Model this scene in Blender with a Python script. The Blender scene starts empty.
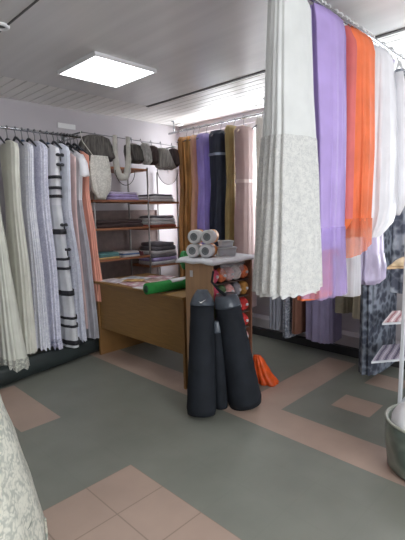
import bpy, math, random
from mathutils import Vector, Matrix
random.seed(7)
S = bpy.context.scene
C = S.collection
PI = math.pi

# ------------------------------------------------------------------ camera
cam_d = bpy.data.cameras.new('camera')
cam = bpy.data.objects.new('camera', cam_d); C.objects.link(cam)
cam_d.sensor_fit = 'VERTICAL'; cam_d.sensor_height = 36.0
cam_d.lens = 36.0 * 420.67 / 540.0
cam_d.clip_start = 0.02
CR = Matrix(((0.70000, 0.10900, -0.70600), (-0.71400, 0.08100, -0.69600), (-0.01900, 0.99100, 0.13500)))
VA = Vector((-229 - 202.5, -(221 - 270), -420.67)); VB = Vector((620 - 202.5, -(205 - 270), -420.67))
a_ = VA.normalized(); b_ = VB - a_ * VB.dot(a_); b_.normalize(); u_ = b_.cross(a_)
CR = Matrix((b_, a_, u_))
cam.matrix_world = Matrix.Translation((0, 0, 1.45)) @ CR.to_4x4()
S.camera = cam

# ------------------------------------------------------------------ world, lights, exposure
w = bpy.data.worlds.new('world'); S.world = w; w.use_nodes = True
bg = w.node_tree.nodes['Background']
bg.inputs['Color'].default_value = (0.90, 0.95, 1.0, 1); bg.inputs['Strength'].default_value = 4.0
def area(name, loc, target, sx, sy, power, col):
    d = bpy.data.lights.new(name, 'AREA'); d.shape = 'RECTANGLE'; d.size = sx; d.size_y = sy
    d.energy = power; d.color = col
    o = bpy.data.objects.new(name, d); C.objects.link(o)
    o.location = loc
    o.rotation_euler = (Vector(target) - Vector(loc)).to_track_quat('-Z', 'Y').to_euler()
    return o
area('daylight_area', (4.45, 3.45, 1.75), (3.0, 3.45, 1.6), 1.5, 1.4, 75, (0.93, 0.96, 1.0))
area('added_front_fill', (0.7, -2.75, 1.65), (1.9, 1.8, 1.30), 2.7, 1.7, 130, (0.96, 0.98, 1.0))  # added fill light that brightens the gowns from behind the camera
area('daylight_area', (4.45, 1.30, 1.75), (3.0, 1.30, 1.6), 1.7, 1.4, 70, (0.93, 0.96, 1.0))
LAMP_STRENGTH = 9.0
S.view_settings.view_transform = 'Standard'
S.view_settings.look = 'None'
S.view_settings.gamma = 1.0
S.view_settings.use_curve_mapping = False
S.view_settings.exposure = 0.12

# ------------------------------------------------------------------ materials
def srgb(r, g, b):
    f = lambda c: (c / 255) / 12.92 if c / 255 <= 0.04045 else ((c / 255 + 0.055) / 1.055) ** 2.4
    return (f(r), f(g), f(b), 1)
_mats = {}
def mat(name, rgb, rough=0.7, var=0.06, scale=14.0, bump=0.0, bscale=60.0, metal=0.0, transl=0.0, alpha=1.0,
        emit=0.0, spec=0.5, stretch=None):
    if name in _mats: return _mats[name]
    m = bpy.data.materials.new(name); m.use_nodes = True
    nt = m.node_tree; N = nt.nodes; L = nt.links
    for n in list(N): N.remove(n)
    out = N.new('ShaderNodeOutputMaterial')
    p = N.new('ShaderNodeBsdfPrincipled')
    col = srgb(*rgb)
    tc = N.new('ShaderNodeTexCoord')
    vec = tc.outputs['Object']
    if stretch:
        mp = N.new('ShaderNodeMapping'); mp.inputs['Scale'].default_value = stretch
        L.new(vec, mp.inputs['Vector']); vec = mp.outputs['Vector']
    nz = N.new('ShaderNodeTexNoise'); nz.inputs['Scale'].default_value = scale; nz.inputs['Detail'].default_value = 3
    L.new(vec, nz.inputs['Vector'])
    rp = N.new('ShaderNodeValToRGB')
    rp.color_ramp.elements[0].position = 0.3; rp.color_ramp.elements[1].position = 0.7
    rp.color_ramp.elements[0].color = tuple(max(0, c * (1 - 2 * var)) for c in col[:3]) + (1,)
    rp.color_ramp.elements[1].color = tuple(min(1, c * (1 + 2 * var)) for c in col[:3]) + (1,)
    L.new(nz.outputs['Fac'], rp.inputs['Fac'])
    L.new(rp.outputs['Color'], p.inputs['Base Color'])
    p.inputs['Roughness'].default_value = rough
    p.inputs['Metallic'].default_value = metal
    p.inputs['Specular IOR Level'].default_value = spec
    if bump:
        nb = N.new('ShaderNodeTexNoise'); nb.inputs['Scale'].default_value = bscale
        L.new(vec, nb.inputs['Vector'])
        bp = N.new('ShaderNodeBump'); bp.inputs['Strength'].default_value = bump; bp.inputs['Distance'].default_value = 0.01
        L.new(nb.outputs['Fac'], bp.inputs['Height']); L.new(bp.outputs['Normal'], p.inputs['Normal'])
    sh = p.outputs[0]
    if emit:
        p.inputs['Emission Color'].default_value = col; p.inputs['Emission Strength'].default_value = emit
    if transl:
        t = N.new('ShaderNodeBsdfTranslucent'); L.new(rp.outputs['Color'], t.inputs['Color'])
        mx = N.new('ShaderNodeMixShader'); mx.inputs[0].default_value = transl
        L.new(sh, mx.inputs[1]); L.new(t.outputs[0], mx.inputs[2]); sh = mx.outputs[0]
    if alpha < 1:
        t = N.new('ShaderNodeBsdfTransparent')
        mx = N.new('ShaderNodeMixShader'); mx.inputs[0].default_value = alpha
        L.new(t.outputs[0], mx.inputs[1]); L.new(sh, mx.inputs[2]); sh = mx.outputs[0]
    L.new(sh, out.inputs['Surface'])
    _mats[name] = m
    return m

def lace(name, c1, c2, scale=45.0, alpha=0.9, transl=0.3, thr=0.45, rough=0.7):
    """two-tone lace: flower-like cells of thread on a finer net"""
    if name in _mats: return _mats[name]
    m = bpy.data.materials.new(name); m.use_nodes = True
    nt = m.node_tree; N = nt.nodes; L = nt.links
    for n in list(N): N.remove(n)
    out = N.new('ShaderNodeOutputMaterial'); p = N.new('ShaderNodeBsdfPrincipled')
    p.inputs['Roughness'].default_value = rough
    tc = N.new('ShaderNodeTexCoord')
    dn = N.new('ShaderNodeTexNoise'); dn.inputs['Scale'].default_value = scale * .5
    L.new(tc.outputs['Object'], dn.inputs['Vector'])
    ad = N.new('ShaderNodeMixRGB'); ad.blend_type = 'ADD'; ad.inputs[0].default_value = 0.06
    L.new(tc.outputs['Object'], ad.inputs[1]); L.new(dn.outputs['Color'], ad.inputs[2])
    v = N.new('ShaderNodeTexVoronoi'); v.inputs['Scale'].default_value = scale; v.feature = 'F1'
    L.new(ad.outputs[0], v.inputs['Vector'])
    v2 = N.new('ShaderNodeTexNoise'); v2.inputs['Scale'].default_value = scale * 0.3; v2.inputs['Detail'].default_value = 4
    L.new(tc.outputs['Object'], v2.inputs['Vector'])
    mth = N.new('ShaderNodeMath'); mth.operation = 'MULTIPLY'
    L.new(v.outputs['Distance'], mth.inputs[0]); L.new(v2.outputs['Fac'], mth.inputs[1])
    rp = N.new('ShaderNodeValToRGB')
    rp.color_ramp.elements[0].position = thr * .35; rp.color_ramp.elements[1].position = thr * .75
    rp.color_ramp.elements[0].color = srgb(*c1); rp.color_ramp.elements[1].color = srgb(*c2)
    L.new(mth.outputs[0], rp.inputs['Fac'])
    L.new(rp.outputs['Color'], p.inputs['Base Color'])
    t = N.new('ShaderNodeBsdfTranslucent'); L.new(rp.outputs['Color'], t.inputs['Color'])
    mx = N.new('ShaderNodeMixShader'); mx.inputs[0].default_value = transl
    L.new(p.outputs[0], mx.inputs[1]); L.new(t.outputs[0], mx.inputs[2])
    tr = N.new('ShaderNodeBsdfTransparent'); m2 = N.new('ShaderNodeMixShader'); m2.inputs[0].default_value = alpha
    L.new(tr.outputs[0], m2.inputs[1]); L.new(mx.outputs[0], m2.inputs[2])
    L.new(m2.outputs[0], out.inputs['Surface'])
    _mats[name] = m
    return m

def stripes(name, cols, axis, freq, rough=0.8, turn=0.0):
    """woven stripes along one object axis, broken up by noise"""
    if name in _mats: return _mats[name]
    m = bpy.data.materials.new(name); m.use_nodes = True
    nt = m.node_tree; N = nt.nodes; L = nt.links
    p = N['Principled BSDF']; p.inputs['Roughness'].default_value = rough
    tc = N.new('ShaderNodeTexCoord')
    wv = N.new('ShaderNodeTexWave'); wv.bands_direction = axis; wv.inputs['Scale'].default_value = freq
    wv.inputs['Distortion'].default_value = 1.5; wv.inputs['Detail'].default_value = 2
    mp = N.new('ShaderNodeMapping'); mp.inputs['Rotation'].default_value = (0, 0, turn)
    L.new(tc.outputs['Object'], mp.inputs['Vector']); L.new(mp.outputs['Vector'], wv.inputs['Vector'])
    nz = N.new('ShaderNodeTexNoise'); nz.inputs['Scale'].default_value = 40
    L.new(tc.outputs['Object'], nz.inputs['Vector'])
    mx = N.new('ShaderNodeMath'); mx.operation = 'MULTIPLY_ADD'; mx.inputs[1].default_value = 0.15
    L.new(nz.outputs['Fac'], mx.inputs[0])
    h = N.new('ShaderNodeMath'); h.operation = 'MULTIPLY'; h.inputs[1].default_value = 0.85
    L.new(wv.outputs['Fac'], h.inputs[0]); L.new(h.outputs[0], mx.inputs[2])
    rp = N.new('ShaderNodeValToRGB'); rp.color_ramp.interpolation = 'LINEAR'
    cr = rp.color_ramp
    while len(cr.elements) < len(cols): cr.elements.new(0.5)
    for i, c in enumerate(cols):
        cr.elements[i].position = 0.25 + 0.5 * i / max(1, len(cols) - 1); cr.elements[i].color = srgb(*c)
    L.new(mx.outputs[0], rp.inputs['Fac']); L.new(rp.outputs['Color'], p.inputs['Base Color'])
    _mats[name] = m
    return m

def tiles(name, rgb, pitch, ox, oy, joint, rough):
    """vinyl tiles: thin joints every pitch metres in x and y"""
    m = bpy.data.materials.new(name); m.use_nodes = True
    nt = m.node_tree; N = nt.nodes; L = nt.links; p = N['Principled BSDF']
    tc = N.new('ShaderNodeTexCoord'); sx = N.new('ShaderNodeSeparateXYZ'); L.new(tc.outputs['Object'], sx.inputs[0])
    def edge(sock, off):
        a = N.new('ShaderNodeMath'); a.operation = 'ADD'; a.inputs[1].default_value = off; L.new(sock, a.inputs[0])
        b = N.new('ShaderNodeMath'); b.operation = 'PINGPONG'; b.inputs[1].default_value = pitch / 2; L.new(a.outputs[0], b.inputs[0])
        c = N.new('ShaderNodeMath'); c.operation = 'LESS_THAN'; c.inputs[1].default_value = 0.0035; L.new(b.outputs[0], c.inputs[0])
        return c.outputs[0]
    mx = N.new('ShaderNodeMath'); mx.operation = 'MAXIMUM'
    L.new(edge(sx.outputs['X'], -ox), mx.inputs[0]); L.new(edge(sx.outputs['Y'], -oy), mx.inputs[1])
    nz = N.new('ShaderNodeTexNoise'); nz.inputs['Scale'].default_value = 3.0; nz.inputs['Detail'].default_value = 6
    L.new(tc.outputs['Object'], nz.inputs['Vector'])
    rp = N.new('ShaderNodeValToRGB'); col = srgb(*rgb)
    rp.color_ramp.elements[0].position = .3; rp.color_ramp.elements[1].position = .7
    rp.color_ramp.elements[0].color = tuple(c * .9 for c in col[:3]) + (1,)
    rp.color_ramp.elements[1].color = tuple(c * 1.08 for c in col[:3]) + (1,)
    L.new(nz.outputs['Fac'], rp.inputs['Fac'])
    jm = N.new('ShaderNodeMath'); jm.operation = 'MULTIPLY'; jm.inputs[1].default_value = joint; L.new(mx.outputs[0], jm.inputs[0])
    mc = N.new('ShaderNodeMixRGB'); mc.inputs[2].default_value = tuple(c * .45 for c in col[:3]) + (1,)
    L.new(jm.outputs[0], mc.inputs[0]); L.new(rp.outputs['Color'], mc.inputs[1])
    L.new(mc.outputs[0], p.inputs['Base Color'])
    p.inputs['Roughness'].default_value = rough
    return m

# ------------------------------------------------------------------ mesh builder
class B:
    def __init__(s): s.v = []; s.f = []; s.mi = []
    def add(s, vs, fs, mi=0):
        o = len(s.v); s.v += [Vector(p) for p in vs]; s.f += [tuple(i + o for i in f) for f in fs]; s.mi += [mi] * len(fs)
        return s
    def box(s, c, d, rz=0.0, mi=0, M=None):
        x, y, z = (k / 2 for k in d)
        ps = [Vector((i * x, j * y, k * z)) for i in (-1, 1) for j in (-1, 1) for k in (-1, 1)]
        R = M if M is not None else Matrix.Rotation(rz, 3, 'Z')
        s.add([R @ p + Vector(c) for p in ps], [(0, 1, 3, 2), (4, 6, 7, 5), (0, 4, 5, 1), (2, 3, 7, 6), (0, 2, 6, 4), (1, 5, 7, 3)], mi)
        return s
    def lim(s, lo, hi, mi=0):
        return s.box([(a + b) / 2 for a, b in zip(lo, hi)], [b - a for a, b in zip(lo, hi)], 0, mi)
    def loft(s, rings, cap=(True, True), closed=True, mi=0):
        n = len(rings[0]); vs = [p for r in rings for p in r]; fs = []
        m = n if closed else n - 1
        for i in range(len(rings) - 1):
            for j in range(m):
                k = (j + 1) % n
                fs.append((i * n + j, i * n + k, (i + 1) * n + k, (i + 1) * n + j))
        if closed and cap[0]: fs.append(tuple(reversed(range(n))))
        if closed and cap[1]: fs.append(tuple(range((len(rings) - 1) * n, len(rings) * n)))
        return s.add(vs, fs, mi)
    def tube(s, pts, r, n=8, cap=(True, True), mi=0):
        pts = [Vector(p) for p in pts]; rs = r if isinstance(r, (list, tuple)) else [r] * len(pts)
        rings = []; prev = None
        for i, p in enumerate(pts):
            d = (pts[min(i + 1, len(pts) - 1)] - pts[max(i - 1, 0)]).normalized()
            if prev is None:
                u = d.orthogonal().normalized()
            else:
                u = (prev - d * prev.dot(d)).normalized()
            prev = u; v = d.cross(u)
            rings.append([p + (u * math.cos(2 * PI * k / n) + v * math.sin(2 * PI * k / n)) * rs[i] for k in range(n)])
        return s.loft(rings, cap, True, mi)
    def lathe(s, c, prof, n=32, axis=None, cap=(True, True), mi=0):
        c = Vector(c); M = Matrix.Identity(3) if axis is None else Vector(axis).to_track_quat('Z', 'Y').to_matrix()
        rings = [[c + M @ Vector((r * math.cos(2 * PI * k / n), r * math.sin(2 * PI * k / n), z)) for k in range(n)] for r, z in prof]
        return s.loft(rings, cap, True, mi)
    def grid(s, fn, nu, nv, mi=0):
        vs = [fn(i / nu, j / nv) for j in range(nv + 1) for i in range(nu + 1)]
        fs = [(j * (nu + 1) + i, j * (nu + 1) + i + 1, (j + 1) * (nu + 1) + i + 1, (j + 1) * (nu + 1) + i) for j in range(nv) for i in range(nu)]
        return s.add(vs, fs, mi)
    def blob(s, c, r, lump=0.1, n=20, seed=0, mi=0):
        c = Vector(c); rings = []
        for i in range(n // 2 + 1):
            ph = PI * i / (n // 2); ring = []
            for k in range(n):
                th = 2 * PI * k / n
                q = 1 + lump * math.sin(3 * th + seed + 2 * ph) * math.sin(ph) + lump * .7 * math.sin(5 * th - seed * 2 + 3 * ph) * math.sin(ph)
                ring.append(c + Vector((r[0] * math.sin(ph) * math.cos(th) * q, r[1] * math.sin(ph) * math.sin(th) * q, -r[2] * math.cos(ph) * q)))
            rings.append(ring)
        return s.loft(rings, (False, False), True, mi)
    def build(s, name, m, parent=None, smooth=False, bevel=0.0, loc=None, solid=0.0, sub=0):
        off = Vector((0, 0, 0))
        if parent is not None:
            q = parent
            while q is not None: off += q.location; q = q.parent
        if loc is not None: own = Vector(loc) - off; off = Vector(loc)
        else: own = Vector((0, 0, 0))
        me = bpy.data.meshes.new(name)
        me.from_pydata([tuple(p - off) for p in s.v], [], s.f)
        ms = m if isinstance(m, (list, tuple)) else [m]
        for q in ms: me.materials.append(q)
        for p, i in zip(me.polygons, s.mi): p.material_index = i; p.use_smooth = smooth
        me.update()
        o = bpy.data.objects.new(name, me); C.objects.link(o)
        o.location = own
        if parent is not None: o.parent = parent
        if solid:
            d = o.modifiers.new('thickness', 'SOLIDIFY'); d.thickness = solid; d.offset = 0
        if bevel:
            d = o.modifiers.new('bevel', 'BEVEL'); d.width = bevel; d.segments = 2; d.limit_method = 'ANGLE'
        if sub:
            d = o.modifiers.new('subdivision', 'SUBSURF'); d.levels = sub; d.render_levels = sub
        return o

def tag(o, label, cat, group=None):
    o['label'] = label; o['category'] = cat
    if group: o['group'] = group
    return o
def thing(name, label, cat, loc, group=None):
    o = bpy.data.objects.new(name, None); C.objects.link(o); o.location = loc; o.empty_display_size = 0.05
    return tag(o, label, cat, group)
def struct(o): o['kind'] = 'structure'; return o
def dup(root, loc, label=None, rz=None, group=None, scale=None, material=None):
    r = root.copy(); C.objects.link(r); r.location = loc
    if rz is not None: r.rotation_euler = (0, 0, rz)
    if scale: r.scale = (scale,) * 3
    if label: r['label'] = label
    if group: r['group'] = group
    for ch in list(root.children):
        c = ch.copy(); C.objects.link(c); c.parent = r
        for g in list(ch.children):
            d = g.copy(); C.objects.link(d); d.parent = c
    return r

# ------------------------------------------------------------------ common materials
M_wall = mat('painted_wall', (184, 179, 183), 0.8, 0.02, 3)
M_ceil = mat('gloss_ceiling_panel', (206, 204, 202), 0.28, 0.03, 2.0, stretch=(6, .3, 1))
M_slat = mat('white_ceiling_slat', (230, 227, 222), 0.35, 0.02, 3)
M_dark = mat('dark_joint', (86, 84, 82), 0.7)
M_base = mat('dark_skirting', (50, 50, 52), 0.5)
M_white = mat('white_plastic', (225, 226, 226), 0.4, 0.02)
M_chrome = mat('chrome_tube', (190, 192, 195), 0.25, 0.02, metal=1.0)
M_hang = mat('dark_hanger', (42, 46, 54), 0.45)
M_blueh = mat('blue_hanger', (58, 84, 116), 0.45)
M_wire = mat('grey_wire', (120, 122, 124), 0.35, 0.03, metal=0.7)
M_desk = mat('desk_veneer', (134, 100, 54), 0.5, 0.06, 6, stretch=(1, 1, 14))
M_desk_edge = mat('desk_edge_veneer', (132, 96, 54), 0.5, 0.06, 6)
M_pale = mat('pale_wood_panel', (180, 143, 108), 0.55, 0.05, 5, stretch=(6, 6, .5))
M_shelf = mat('orange_brown_board', (160, 108, 78), 0.6, 0.06, 6)

# ------------------------------------------------------------------ room shell
XR, YL, ZC = 4.10, 4.45, 2.61
P = 0.29
pink = [(-1.0, 1.318, -1.5, 1.92), (2.188, 2.488, -0.6, 4.0), (2.188, 3.75, 1.665, 1.955), (2.80, 3.05, 1.14, 1.43),
        (3.36, 3.64, 1.14, 1.42), (1.032, 1.318, 2.77, 3.62)]
xs = sorted({-2.5, XR} | {v for r in pink for v in r[:2]}); ys = sorted({-2.5, YL} | {v for r in pink for v in r[2:]})
fl = B()
for i in range(len(xs) - 1):
    for j in range(len(ys) - 1):
        cx, cy = (xs[i] + xs[i + 1]) / 2, (ys[j] + ys[j + 1]) / 2
        k = next((1 if q == 0 else 2 for q, (a, b, c, d) in enumerate(pink) if a < cx < b and c < cy < d), 0)
        fl.add([(xs[i], ys[j], 0), (xs[i + 1], ys[j], 0), (xs[i + 1], ys[j + 1], 0), (xs[i], ys[j + 1], 0)], [(0, 1, 2, 3)], k)
struct(fl.build('floor', [tiles('grey_vinyl', (122, 124, 115), P, 1.318, 1.92, 0.06, 0.42),
                          tiles('pink_vinyl', (168, 146, 132), P, 1.318, 1.92, 0.55, 0.42), tiles('pink_vinyl_plain', (168, 146, 132), P, 1.318, 1.92, 0.0, 0.42)]))
struct(B().lim((-2.5, YL, 0), (XR + .12, YL + .12, 2.75)).build('wall_left', M_wall))
FX0, FX1, FZ0, FZ1 = -.75, 2.15, .75, 2.52
wf = B(); wf.lim((-2.5, -2.62, 0), (FX0, -2.5, 2.75)); wf.lim((FX1, -2.62, 0), (XR + .12, -2.5, 2.75))
wf.lim((FX0, -2.62, 0), (FX1, -2.5, FZ0)); wf.lim((FX0, -2.62, FZ1), (FX1, -2.5, 2.75)); struct(wf.build('wall_front', M_wall))
f3 = B()
for lo, hi in (((FX0, FZ0), (FX1, FZ0 + .06)), ((FX0, FZ1 - .06), (FX1, FZ1)), ((FX0, FZ0 + .06), (FX0 + .06, FZ1 - .06)), ((FX1 - .06, FZ0 + .06), (FX1, FZ1 - .06)), ((.66, FZ0 + .06), (.74, FZ1 - .06))):
    f3.lim((lo[0], -2.59, lo[1]), (hi[0], -2.53, hi[1]))
added_window = struct(f3.build('window_3', mat('white_plastic', (225, 226, 226), .4, .02), bevel=.004))  # unseen window added as an opening for the front fill light
struct(B().lim((-2.62, -2.5, 0), (-2.5, YL, 2.75)).build('wall_back', M_wall))
# right wall, opened for two windows
WZ0, WZ1 = 0.92, 2.50
wins = [(2.62, 4.22), (0.35, 2.25)]
wr = B(); edges = [-2.5, 0.35, 2.25, 2.62, 4.22, YL]
for k in range(5):
    a, b = edges[k], edges[k + 1]
    if (a, b) in [(0.35, 2.25), (2.62, 4.22)]:
        wr.lim((XR, a, 0), (XR + .18, b, WZ0)); wr.lim((XR, a, WZ1), (XR + .18, b, 2.75))
    else: wr.lim((XR, a, 0), (XR + .18, b, 2.75))
struct(wr.build('wall_right', M_wall))
M_glass = bpy.data.materials.new('window_glass'); M_glass.use_nodes = True
nt = M_glass.node_tree; nt.nodes.remove(nt.nodes['Principled BSDF'])
tr = nt.nodes.new('ShaderNodeBsdfTransparent'); gl = nt.nodes.new('ShaderNodeBsdfGlossy'); gl.inputs['Roughness'].default_value = .02
mx = nt.nodes.new('ShaderNodeMixShader'); mx.inputs[0].default_value = .06
nt.links.new(tr.outputs[0], mx.inputs[1]); nt.links.new(gl.outputs[0], mx.inputs[2]); nt.links.new(mx.outputs[0], nt.nodes['Material Output'].inputs[0])
B().lim((FX0 + .06, -2.563, FZ0 + .06), (FX1 - .06, -2.557, FZ1 - .06)).build('pane', M_glass, added_window)
for n, (a, b) in enumerate(wins):
    x0, x1 = XR + .05, XR + .11
    f = B()
    for (lo, hi) in (((x0, a, WZ0), (x1, b, WZ0 + .06)), ((x0, a, WZ1 - .06), (x1, b, WZ1)), ((x0, a, WZ0 + .06), (x1, a + .06, WZ1 - .06)), ((x0, b - .06, WZ0 + .06), (x1, b, WZ1 - .06)),
                     ((x0, (a + b) / 2 - .045, WZ0 + .06), (x1, (a + b) / 2 + .045, WZ1 - .06))): f.lim(lo, hi)
    wo = struct(f.build('window_%d' % (n + 1), M_white, bevel=.004))
    B().lim((x0 + .025, a + .06, WZ0 + .06), (x0 + .031, b - .06, WZ1 - .06)).build('pane', M_glass, wo)
    B().lim((XR - .10, a - .03, WZ0 - .03), (XR + .06, b + .03, WZ0)).build('window_sill', M_white, wo, bevel=.006)
    h = B().lim((x0 - .03, (a + b) / 2 - .02, 1.36), (x0, (a + b) / 2 + .02, 1.46)); h.lim((x0 - .045, (a + b) / 2 - .012, 1.30), (x0 - .03, (a + b) / 2 + .012, 1.43))
    h.build('window_handle', M_wire, wo, bevel=.003)
# ceiling: gloss panels in the middle, white slats along the two walls
c = B(); c.lim((-2.5, -2.5, ZC), (3.0, 3.76, ZC + .05)); struct(c.build('ceiling', M_ceil))
c = B(); x = 3.03
while x < XR:
    c.lim((x, -2.5, ZC + .02), (min(x + .094, XR), YL, ZC + .05)); x += .10
x = -2.5
while x < 3.0:
    c.lim((x, 3.77, ZC + .008), (min(x + .094, 3.03), YL, ZC + .05)); x += .10
struct(c.build('ceiling_slats', M_slat, bevel=.004))
struct(B().lim((-2.5, -2.5, ZC + .05), (XR, YL, ZC + .14)).build('ceiling_slab', M_dark))
t = B(); t.lim((2.995, -2.5, ZC - .006), (3.028, 3.77, ZC + .05)); struct(t.build('trim_1', M_dark))
t = B(); t.lim((1.135, -2.5, ZC - .004), (1.147, 3.76, ZC)); struct(t.build('trim_2', M_dark))
t = B(); t.lim((3.90, -2.5, 0), (XR, YL, .085)); struct(t.build('baseboard_right', M_base, bevel=.004))
t = B(); t.lim((3.94, -2.5, .085), (XR, YL, .20)); struct(t.build('trim_3', M_wall, bevel=.01))
t = B(); t.lim((-2.5, YL - .02, 0), (3.9, YL, .08)); struct(t.build('baseboard_left', M_base, bevel=.004))

# ------------------------------------------------------------------ lamps
def panel(x, y, label):
    o = thing('ceiling_light', label, 'ceiling light', (x, y, ZC))
    f = B(); h = .285
    for lo, hi in (((-h, -h), (h, -h + .015)), ((-h, h - .015), (h, h)), ((-h, -h + .015), (-h + .015, h - .015)), ((h - .015, -h + .015), (h, h - .015))):
        f.lim((x + lo[0], y + lo[1], ZC - .028), (x + hi[0], y + hi[1], ZC))
    f.build('frame', M_white, o)
    B().lim((x - h + .015, y - h + .015, ZC - .022), (x + h - .015, y + h - .015, ZC - .004)).build('diffuser', mat('lit_diffuser', (250, 252, 255), .4, 0, emit=LAMP_STRENGTH), o)
panel(2.035, 3.05, 'square white lit panel light on the grey ceiling')
panel(0.15, 0.45, 'added unseen ceiling panel lighting the front of the shop')  # unseen lamp added behind the camera to light the room
def spot(name, x, y, z, label, lit):
    o = thing(name, label, 'spotlight', (x, y, z))
    B().lathe((x, y, z), [(.058, 0), (.058, -.008), (.05, -.014), (.034, -.012), (.034, -.002)], 28, cap=(False, False)).build('ring', M_white, o, True)
    B().lathe((x, y, z - .004), [(.034, 0), (.001, .001)], 28, cap=(False, False)).build('bulb', mat('lit_bulb', (255, 250, 240), .4, 0, emit=14) if lit else mat('unlit_bulb', (70, 68, 66), .3), o)
spot('recessed_spotlight', 1.11, 2.80, ZC, 'round white unlit spotlight in the ceiling at the left edge', False)
spot('recessed_spotlight', 3.98, 4.30, ZC + .02, 'small round lit spotlight in the slatted ceiling right by the room corner', True)
spot('recessed_spotlight', 3.98, 2.98, ZC + .02, 'round lit spotlight in the slatted ceiling above the dusty pink dress', True)
tag(B().lim((2.30, YL - .016, 2.40), (2.51, YL, 2.455)).build('wall_plate', M_white, bevel=.003), 'narrow white blank plate on the left wall above the rail', 'sign')  # plain white plate fixed flat on the wall

# ------------------------------------------------------------------ rails and hangers
def rail(name, p0, p1, label, brackets, m=M_chrome, r=.0125):
    p0, p1 = Vector(p0), Vector(p1)
    o = thing(name, label, 'clothes rail', (p0 + p1) / 2)
    B().tube([p0, p1], r, 12).build('rod', m, o, True)
    for a, b in brackets:
        b0 = B().tube([a, b], .009, 8); b0.lathe(b, [(.03, 0), (.03, .006)], 16, (Vector(a) - Vector(b)).normalized())
        b0.build('bracket', m, o, True)
    return o
LY, LZ = 4.02, 2.245
rail('clothes_rail', (0.9, LY, LZ), (2.33, LY, LZ), 'metal clothes rail along the left wall holding the white dresses',
     [((1.1, LY, LZ), (1.1, YL, LZ)), ((2.30, LY, LZ), (2.30, YL, LZ))])
RX, RZ = 3.78, 2.485
rail('clothes_rail', (RX, .95, RZ), (RX, 4.3, RZ), 'metal clothes rail in front of the windows above the gold and navy dresses',
     [((RX, y, RZ), (RX, y, ZC + .02)) for y in (1.6, 2.75, 4.2)])
FY, FZ = 1.18, 2.50
rail('clothes_rail', (1.35, FY, FZ), (3.9, FY, FZ), 'metal clothes rail close under the ceiling holding the lavender and orange gowns',
     [((1.7, FY, FZ), (1.7, FY, ZC)), ((3.5, FY, FZ), (3.5, FY, ZC + .02))])

def hanger(name, x, y, z, ang, label, m, group, drop=.12, half=.19):
    """hook over a rail at height z; arms point along direction ang"""
    o = thing(name, label, 'hanger', (x, y, z), group)
    d = Vector((math.cos(ang), math.sin(ang), 0)); p = Vector((x, y, z))
    r = .019
    pts = [p + d * (r * math.cos(t)) + Vector((0, 0, r * math.sin(t))) for t in [PI * k / 10 - .5 for k in range(0, 13)]]
    pts = list(reversed(pts)); pts += [p + Vector((0, 0, -.045)) + d * .002, p + Vector((0, 0, -drop * .75))]
    B().tube(pts[::1], .0042, 6).build('hook', M_wire if m is not M_white else M_white, o, True)
    a = B(); top = p + Vector((0, 0, -drop * .75))
    L_ = [top + d * (half * s) + Vector((0, 0, -.085 * abs(s) ** 1.2)) for s in [k / 8 - 1 for k in range(17)]]
    a.tube(L_, [.006 + .007 * (1 - abs(k / 8 - 1)) for k in range(17)], 8)
    a.build('shoulder_arms', m, o, True)
    return o

def interp(keys, t):
    for k in range(len(keys) - 1):
        if t <= keys[k + 1][0] or k == len(keys) - 2:
            a, b = keys[k], keys[k + 1]
            q = (t - a[0]) / (b[0] - a[0]) if b[0] != a[0] else 0
            q = max(0, min(1, q)); q2 = q * q * (3 - 2 * q) * .5 + q * .5
            return [a[i] + (b[i] - a[i]) * q2 for i in range(len(a))]
def cloth(bm, x, y, ang, keys, n=9, amp=.1, seed=0, rows=26, seg=96, ruffle=.0, cap=(True, False), span=None, slant=0.0):
    """folded closed sheet of cloth. keys: (z, half along rail, half across rail, offset along, offset across)"""
    rnd = random.Random(seed); ph = [rnd.uniform(0, 6.28) for _ in range(6)]
    e = Vector((math.cos(ang), math.sin(ang), 0)); g = Vector((-math.sin(ang), math.cos(ang), 0))
    keys = sorted([tuple(k) + (0,) * (5 - len(k)) for k in keys], key=lambda k: -k[0])
    z0, z1 = keys[0][0], keys[-1][0]
    kk = [((z0 - k[0]),) + tuple(k[1:]) for k in keys]
    rings = []
    for i in range(rows + 1):
        t = i / rows; dz = (z0 - z1) * t
        _, a, b, oa, ob = interp(kk, dz)
        loc_t = t
        if span: t = (span[0] - (z0 - dz)) / (span[0] - span[1])
        am = amp * (0.35 + .65 * t); ring = []
        oa += .10 * a * math.sin(2.6 * t + ph[5]) * t
        for k in range(seg):
            th = 2 * PI * k / seg
            tw = th + .30 * math.sin(2 * th + ph[5] + .7 * t) + .16 * math.sin(3 * th + ph[1])
            f = 1 + am * (.6 * math.sin(n * tw + ph[0] + .8 * math.sin(2.2 * t + ph[1])) + .22 * math.sin((2 * n + 3) * tw + ph[2] + 1.1 * t) + .42 * math.sin(3 * th + ph[3] + 1.5 * t))
            cx, sy = math.cos(th), math.sin(th)
            px = a * math.copysign(abs(cx) ** .8, cx) * f + oa; py = b * math.copysign(abs(sy) ** .8, sy) * f + ob
            zz = z0 - dz
            if loc_t > .9: zz += ruffle * math.sin(n * th + ph[4]) * (loc_t - .9) * 10
            zz += slant * cx * loc_t
            ring.append(Vector((x, y, 0)) + e * px + g * py + Vector((0, 0, zz)))
        rings.append(ring)
    bm.loft(rings, cap)
    return bm

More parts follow.
